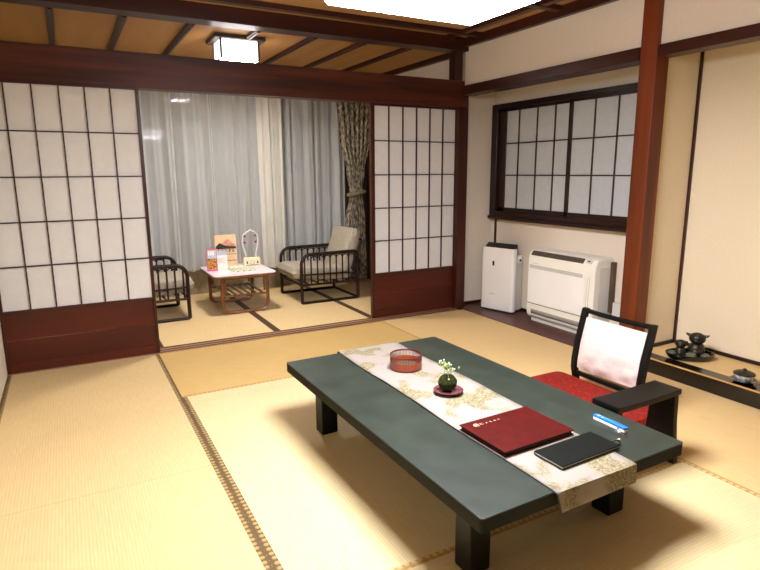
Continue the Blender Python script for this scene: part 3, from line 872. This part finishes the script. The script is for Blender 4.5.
# armchair (local +X is the front)
def make_armchair(name, label, loc, rz):
    a = thing(name, label, 'armchair', loc, rz, 'rattan armchairs in the sunroom')
    H, D, Y = .5, .31, .305
    for sy in (-1, 1):
        y = sy * Y
        b = MB()
        path = [(D, y, .014), (D, y, .39)] + arc((D - .1, .4), .1, 0, 90, 6, 'xz', y) + [(-D + .06, y, H + .004)] + arc((-D + .05, H - .045), .05, 90, 170, 5, 'xz', y) + [(-D, y, .014)]
        b.tube(path, .0172, 8)
        b.tube([(D, y, .015), (-D, y, .015)], .014, 8)
        b.tube([(D, y, .195), (-D, y, .195)], .012, 8)
        b.tube([(D, y, .3), (-D, y, .285)], .008, 6)
        b.build('side_frame', 'rattan_dark', a)
        s = MB()
        ns = 9
        for i in range(ns):
            x = -D + .035 + (2 * D - .07) * i / (ns - 1)
            top = H - .01 if x < D - .1 else H - .1 + math.sqrt(max(0, .01 - (x - D + .1) ** 2))
            s.tube([(x, y, .2), (x, y, top)], .0085, 6)
            if i < ns - 1:
                x2 = x + (2 * D - .07) / (ns - 1); r = (x2 - x) / 2
                if x2 < D - .06: s.tube(arc(((x + x2) / 2, H - .02 - r), r, 0, 180, 6, 'xz', y), .006, 5)
        s.build('spindles', 'rattan_dark', a)
    b = MB()
    for x in (-D, D): b.tube([(x, -Y, .195), (x, Y, .195)], .012, 8)
    b.tube([(-D, -Y, .015), (-D, Y, .015)], .012, 8)
    for i in range(5):
        x = -D + .1 + i * .11; b.tube([(x, -Y, .2), (x, Y, .2)], .009, 6)
    b.build('seat_frame', 'rattan_dark', a)
    b = MB()
    for sy in (-1, 1): b.tube([(-.25, sy * .26, .2), (-.33, sy * .25, .45), (-.39, sy * .24, .6)], .013, 8)
    b.tube([(-.39, -.24, .6), (-.4, -.1, .63), (-.4, .1, .63), (-.39, .24, .6)], .013, 8)
    for yy in (-.16, -.05, .05, .16): b.tube([(-.25, yy, .22), (-.4, yy, .62)], .008, 6)
    b.build('back_frame', 'rattan_dark', a)
    c = pad(MB(), .345, .265, .15).build('seat_cushion', 'cushion_grey', a); c.location = (.055, 0, .215); c.rotation_euler = (0, rad(-4), 0)
    c = pad(MB(), .24, .265, .13).build('back_cushion', 'cushion_grey', a); c.location = (-.16, 0, .5); c.rotation_euler = (0, rad(-70 + 180), 0)
    c.location = (-.335, 0, .482); c.rotation_euler = (0, rad(72), 0)
    return a
A = make_armchair('rattan_armchair', 'dark rattan armchair with grey cushions right of the low sunroom table', (2.29, 5.545, 0), PI)
dup(A, (.575, 5.505, 0), 0, 'dark rattan armchair half hidden behind the left shoji screen')

# things on the coffee table
TZ = .3803
def plate(name, label, cat, loc, rz, w, h, m, tilt=-8, group=None):
    t = thing(name, label, cat, loc, rz, group)
    mt = Matrix.Rotation(rad(tilt), 4, 'X')
    MB().box(-w / 2, w / 2, 0, .006, 0, h, .001, 1, mat=mt).build('board', m, t)
    MB().box(-w / 2 + .01, w / 2 - .01, .004, .05, -.0, .004).build('easel_foot', m, t)
    return t, mt
t, mt = plate('menu_stand', 'pink-edged food leaflet stand on the low sunroom table', 'leaflet', (1.168, 5.46, TZ + .0005), rad(-6), .098, .215, 'pink')
MB().box(-.04, .044, -.0012, 0, .016, .2, mat=mt).build('print', 'skyblue', t)
MB().box(-.04, .044, -.0022, -.001, .018, .12, mat=mt).build('food_picture', 'food', t)
b = MB()
for i in range(3): b.box(-.032 + .02 * i, -.018 + .02 * i, -.0024, -.001, .15, .19, mat=mt)
b.build('lettering', 'page', t)
t, mt = plate('poster_board', 'large peach poster with rose mountain on the low sunroom table', 'poster', (1.36, 5.68, TZ + .0005), rad(-2), .212, .315, 'orange_card', -7)
b = MB().prism([(-.1, .2), (-.03, .235), (.02, .275), (.055, .24), (.1, .21), (.1, .19), (-.1, .19)], 'y', -.0022, .0); b.bm.transform(mt); b.build('mountain_print', 'mountain', t)
b = MB().prism([(-.1, .2), (-.06, .235), (-.01, .21), (.04, .2), (.1, .195), (.1, .175), (-.1, .175)], 'y', -.0034, -.001); b.bm.transform(mt); b.build('treeline_print', 'ink', t)
b = MB()
for i in range(6): strokes(b, 0, 0, 1, 1, [], 0)
rs = random.Random(3)
for i in range(5):
    x = -.085 + .036 * i
    for k in range(4):
        b.box(x + rs.uniform(0, .006), x + rs.uniform(.016, .026), -.0048, -.0034, .142 + .011 * k, .1455 + .011 * k, mat=mt)
    b.box(x + .008, x + .0125, -.0048, -.0034, .138, .185, mat=mt)
b.box(-.02, .1, -.0035, -.001, .118, .122, mat=mt); b.box(-.0, .1, -.0035, -.001, .055, .06, mat=mt)
b.build('lettering', 'ink', t)
MB().lathe([(0, 0), (.004, 0), (.004, .002), (0, .002)], 10, (0, -.002, .3)).build('punch_hole', 'ink', t)
t, mt = plate('white_leaflet', 'white leaflet with grey text standing before the peach poster', 'leaflet', (1.272, 5.5, TZ + .0005), rad(-4), .1, .18, 'page', -8)
b = MB()
for k in range(6): b.box(-.04, .035 - .012 * (k % 3), -.0012, 0, .065 + .009 * k, .068 + .009 * k, mat=mt)
b.build('lettering', 'grey_plastic', t)
b = MB().box(-.05, .05, -.0012, 0, .14, .18, mat=mt); b.build('photo_strip', 'skyblue', t)
# wire loop stand
t = thing('loop_stand', 'white wire loop stand with magenta beads on cream block', 'ornament', (1.588, 5.6, TZ + .0003), rad(-4))
MB().box(-.082, .082, -.025, .025, 0, .085, .006).build('block', 'cream', t)
p = [(-.052, 0, .08), (-.06, 0, .13), (-.08, 0, .2), (-.085, 0, .26), (-.072, 0, .31), (-.04, 0, .34), (-.012, 0, .352), (0, 0, .366), (.012, 0, .352), (.04, 0, .34), (.066, 0, .31), (.073, 0, .26), (.065, 0, .2), (.047, 0, .13), (.045, 0, .08)]
MB().tube(p, .0065, 8).build('wire_loop', 'white_paint', t)
b = MB()
for x, z in ((-.06, .3), (.045, .302), (-.062, .235), (.048, .24)):
    bb = MB().ball((x, -.004, z), .013, .01, .013, 12); bb.tube([(x, 0, z), (x * 1.3, 0, z + .006)], .003, 6); bb.build('bead', 'magenta', t)
b = MB().box(-.062, .066, -.0255, -.0245, .008, .012)
for k in range(7): b.tube([(.02 * math.cos(k * .9), -.0252, .035 + .02 * math.sin(k * .9)), (.02 * math.cos(k * .9 + .8), -.0252, .035 + .02 * math.sin(k * .9 + .8))], .0014, 5)
b.build('painted_scroll', 'brown_box', t)
for x in (-.05, .055):
    MB().ball((x, -.0252, .04), .007, .001, .012, 8).ball((x, -.0252, .03), .009, .001, .007, 8).build('painted_figure', 'brown_box', t)
# green checkered paper
def check_mat():
    m, nt, b = base('checkered_paper', .7, .3)
    c = nt.nodes.new('ShaderNodeTexChecker'); c.inputs['Scale'].default_value = 34
    c.inputs['Color1'].default_value = lin('#e6e2c6'); c.inputs['Color2'].default_value = lin('#8d9a68')
    nt.links.new(coords(nt), c.inputs[0]); nt.links.new(c.outputs[0], b.inputs['Base Color'])
    return m
M['check'] = check_mat()
t = thing('puzzle_board', 'flat green checkered board lying on the white sunroom table', 'board', (1.43, 5.435, TZ), rad(4))
MB().box(-.105, .105, -.13, .13, 0, .006, .001, 1).build('board', 'check', t)
MB().box(-.07, .08, .085, .15, .006, .011, .001, 1).build('paper_strip', 'page', t)

# ------------------------------------------------------------------ light, world, camera
wd = bpy.data.worlds.new('night'); S.world = wd; wd.use_nodes = True
wd.node_tree.nodes['Background'].inputs[0].default_value = (.012, .014, .02, 1)
wd.node_tree.nodes['Background'].inputs[1].default_value = 1

cam = bpy.data.cameras.new('camera'); co = bpy.data.objects.new('camera', cam); COL.objects.link(co)
F = 568.77; p, y, r = rad(11.234), rad(28.662), rad(-.3143)
A1 = Matrix(((math.cos(y), -math.sin(y), 0), (math.sin(y), math.cos(y), 0), (0, 0, 1)))
Fm = Matrix(((1, 0, 0), (0, 0, -1), (0, 1, 0)))
Pm = Matrix(((1, 0, 0), (0, math.cos(p), -math.sin(p)), (0, math.sin(p), math.cos(p))))
Q = Matrix(((math.cos(r), -math.sin(r), 0), (math.sin(r), math.cos(r), 0), (0, 0, 1)))
W = Q @ Pm @ Fm @ A1
m3 = Matrix((W[0], -W[1], -W[2])).transposed()
co.matrix_world = Matrix.Translation((0, 0, 1.3)) @ m3.to_4x4()
cam.sensor_width = 36; cam.lens = 36 * F / 760; cam.clip_start = .05
S.camera = co
S.view_settings.view_transform = 'Standard'; S.view_settings.look = 'None'
S.view_settings.gamma = 1; S.view_settings.use_curve_mapping = False
S.view_settings.exposure = .27
S.cycles.use_denoising = True
S.cycles.max_bounces = 8; S.cycles.diffuse_bounces = 4; S.cycles.transparent_max_bounces = 12
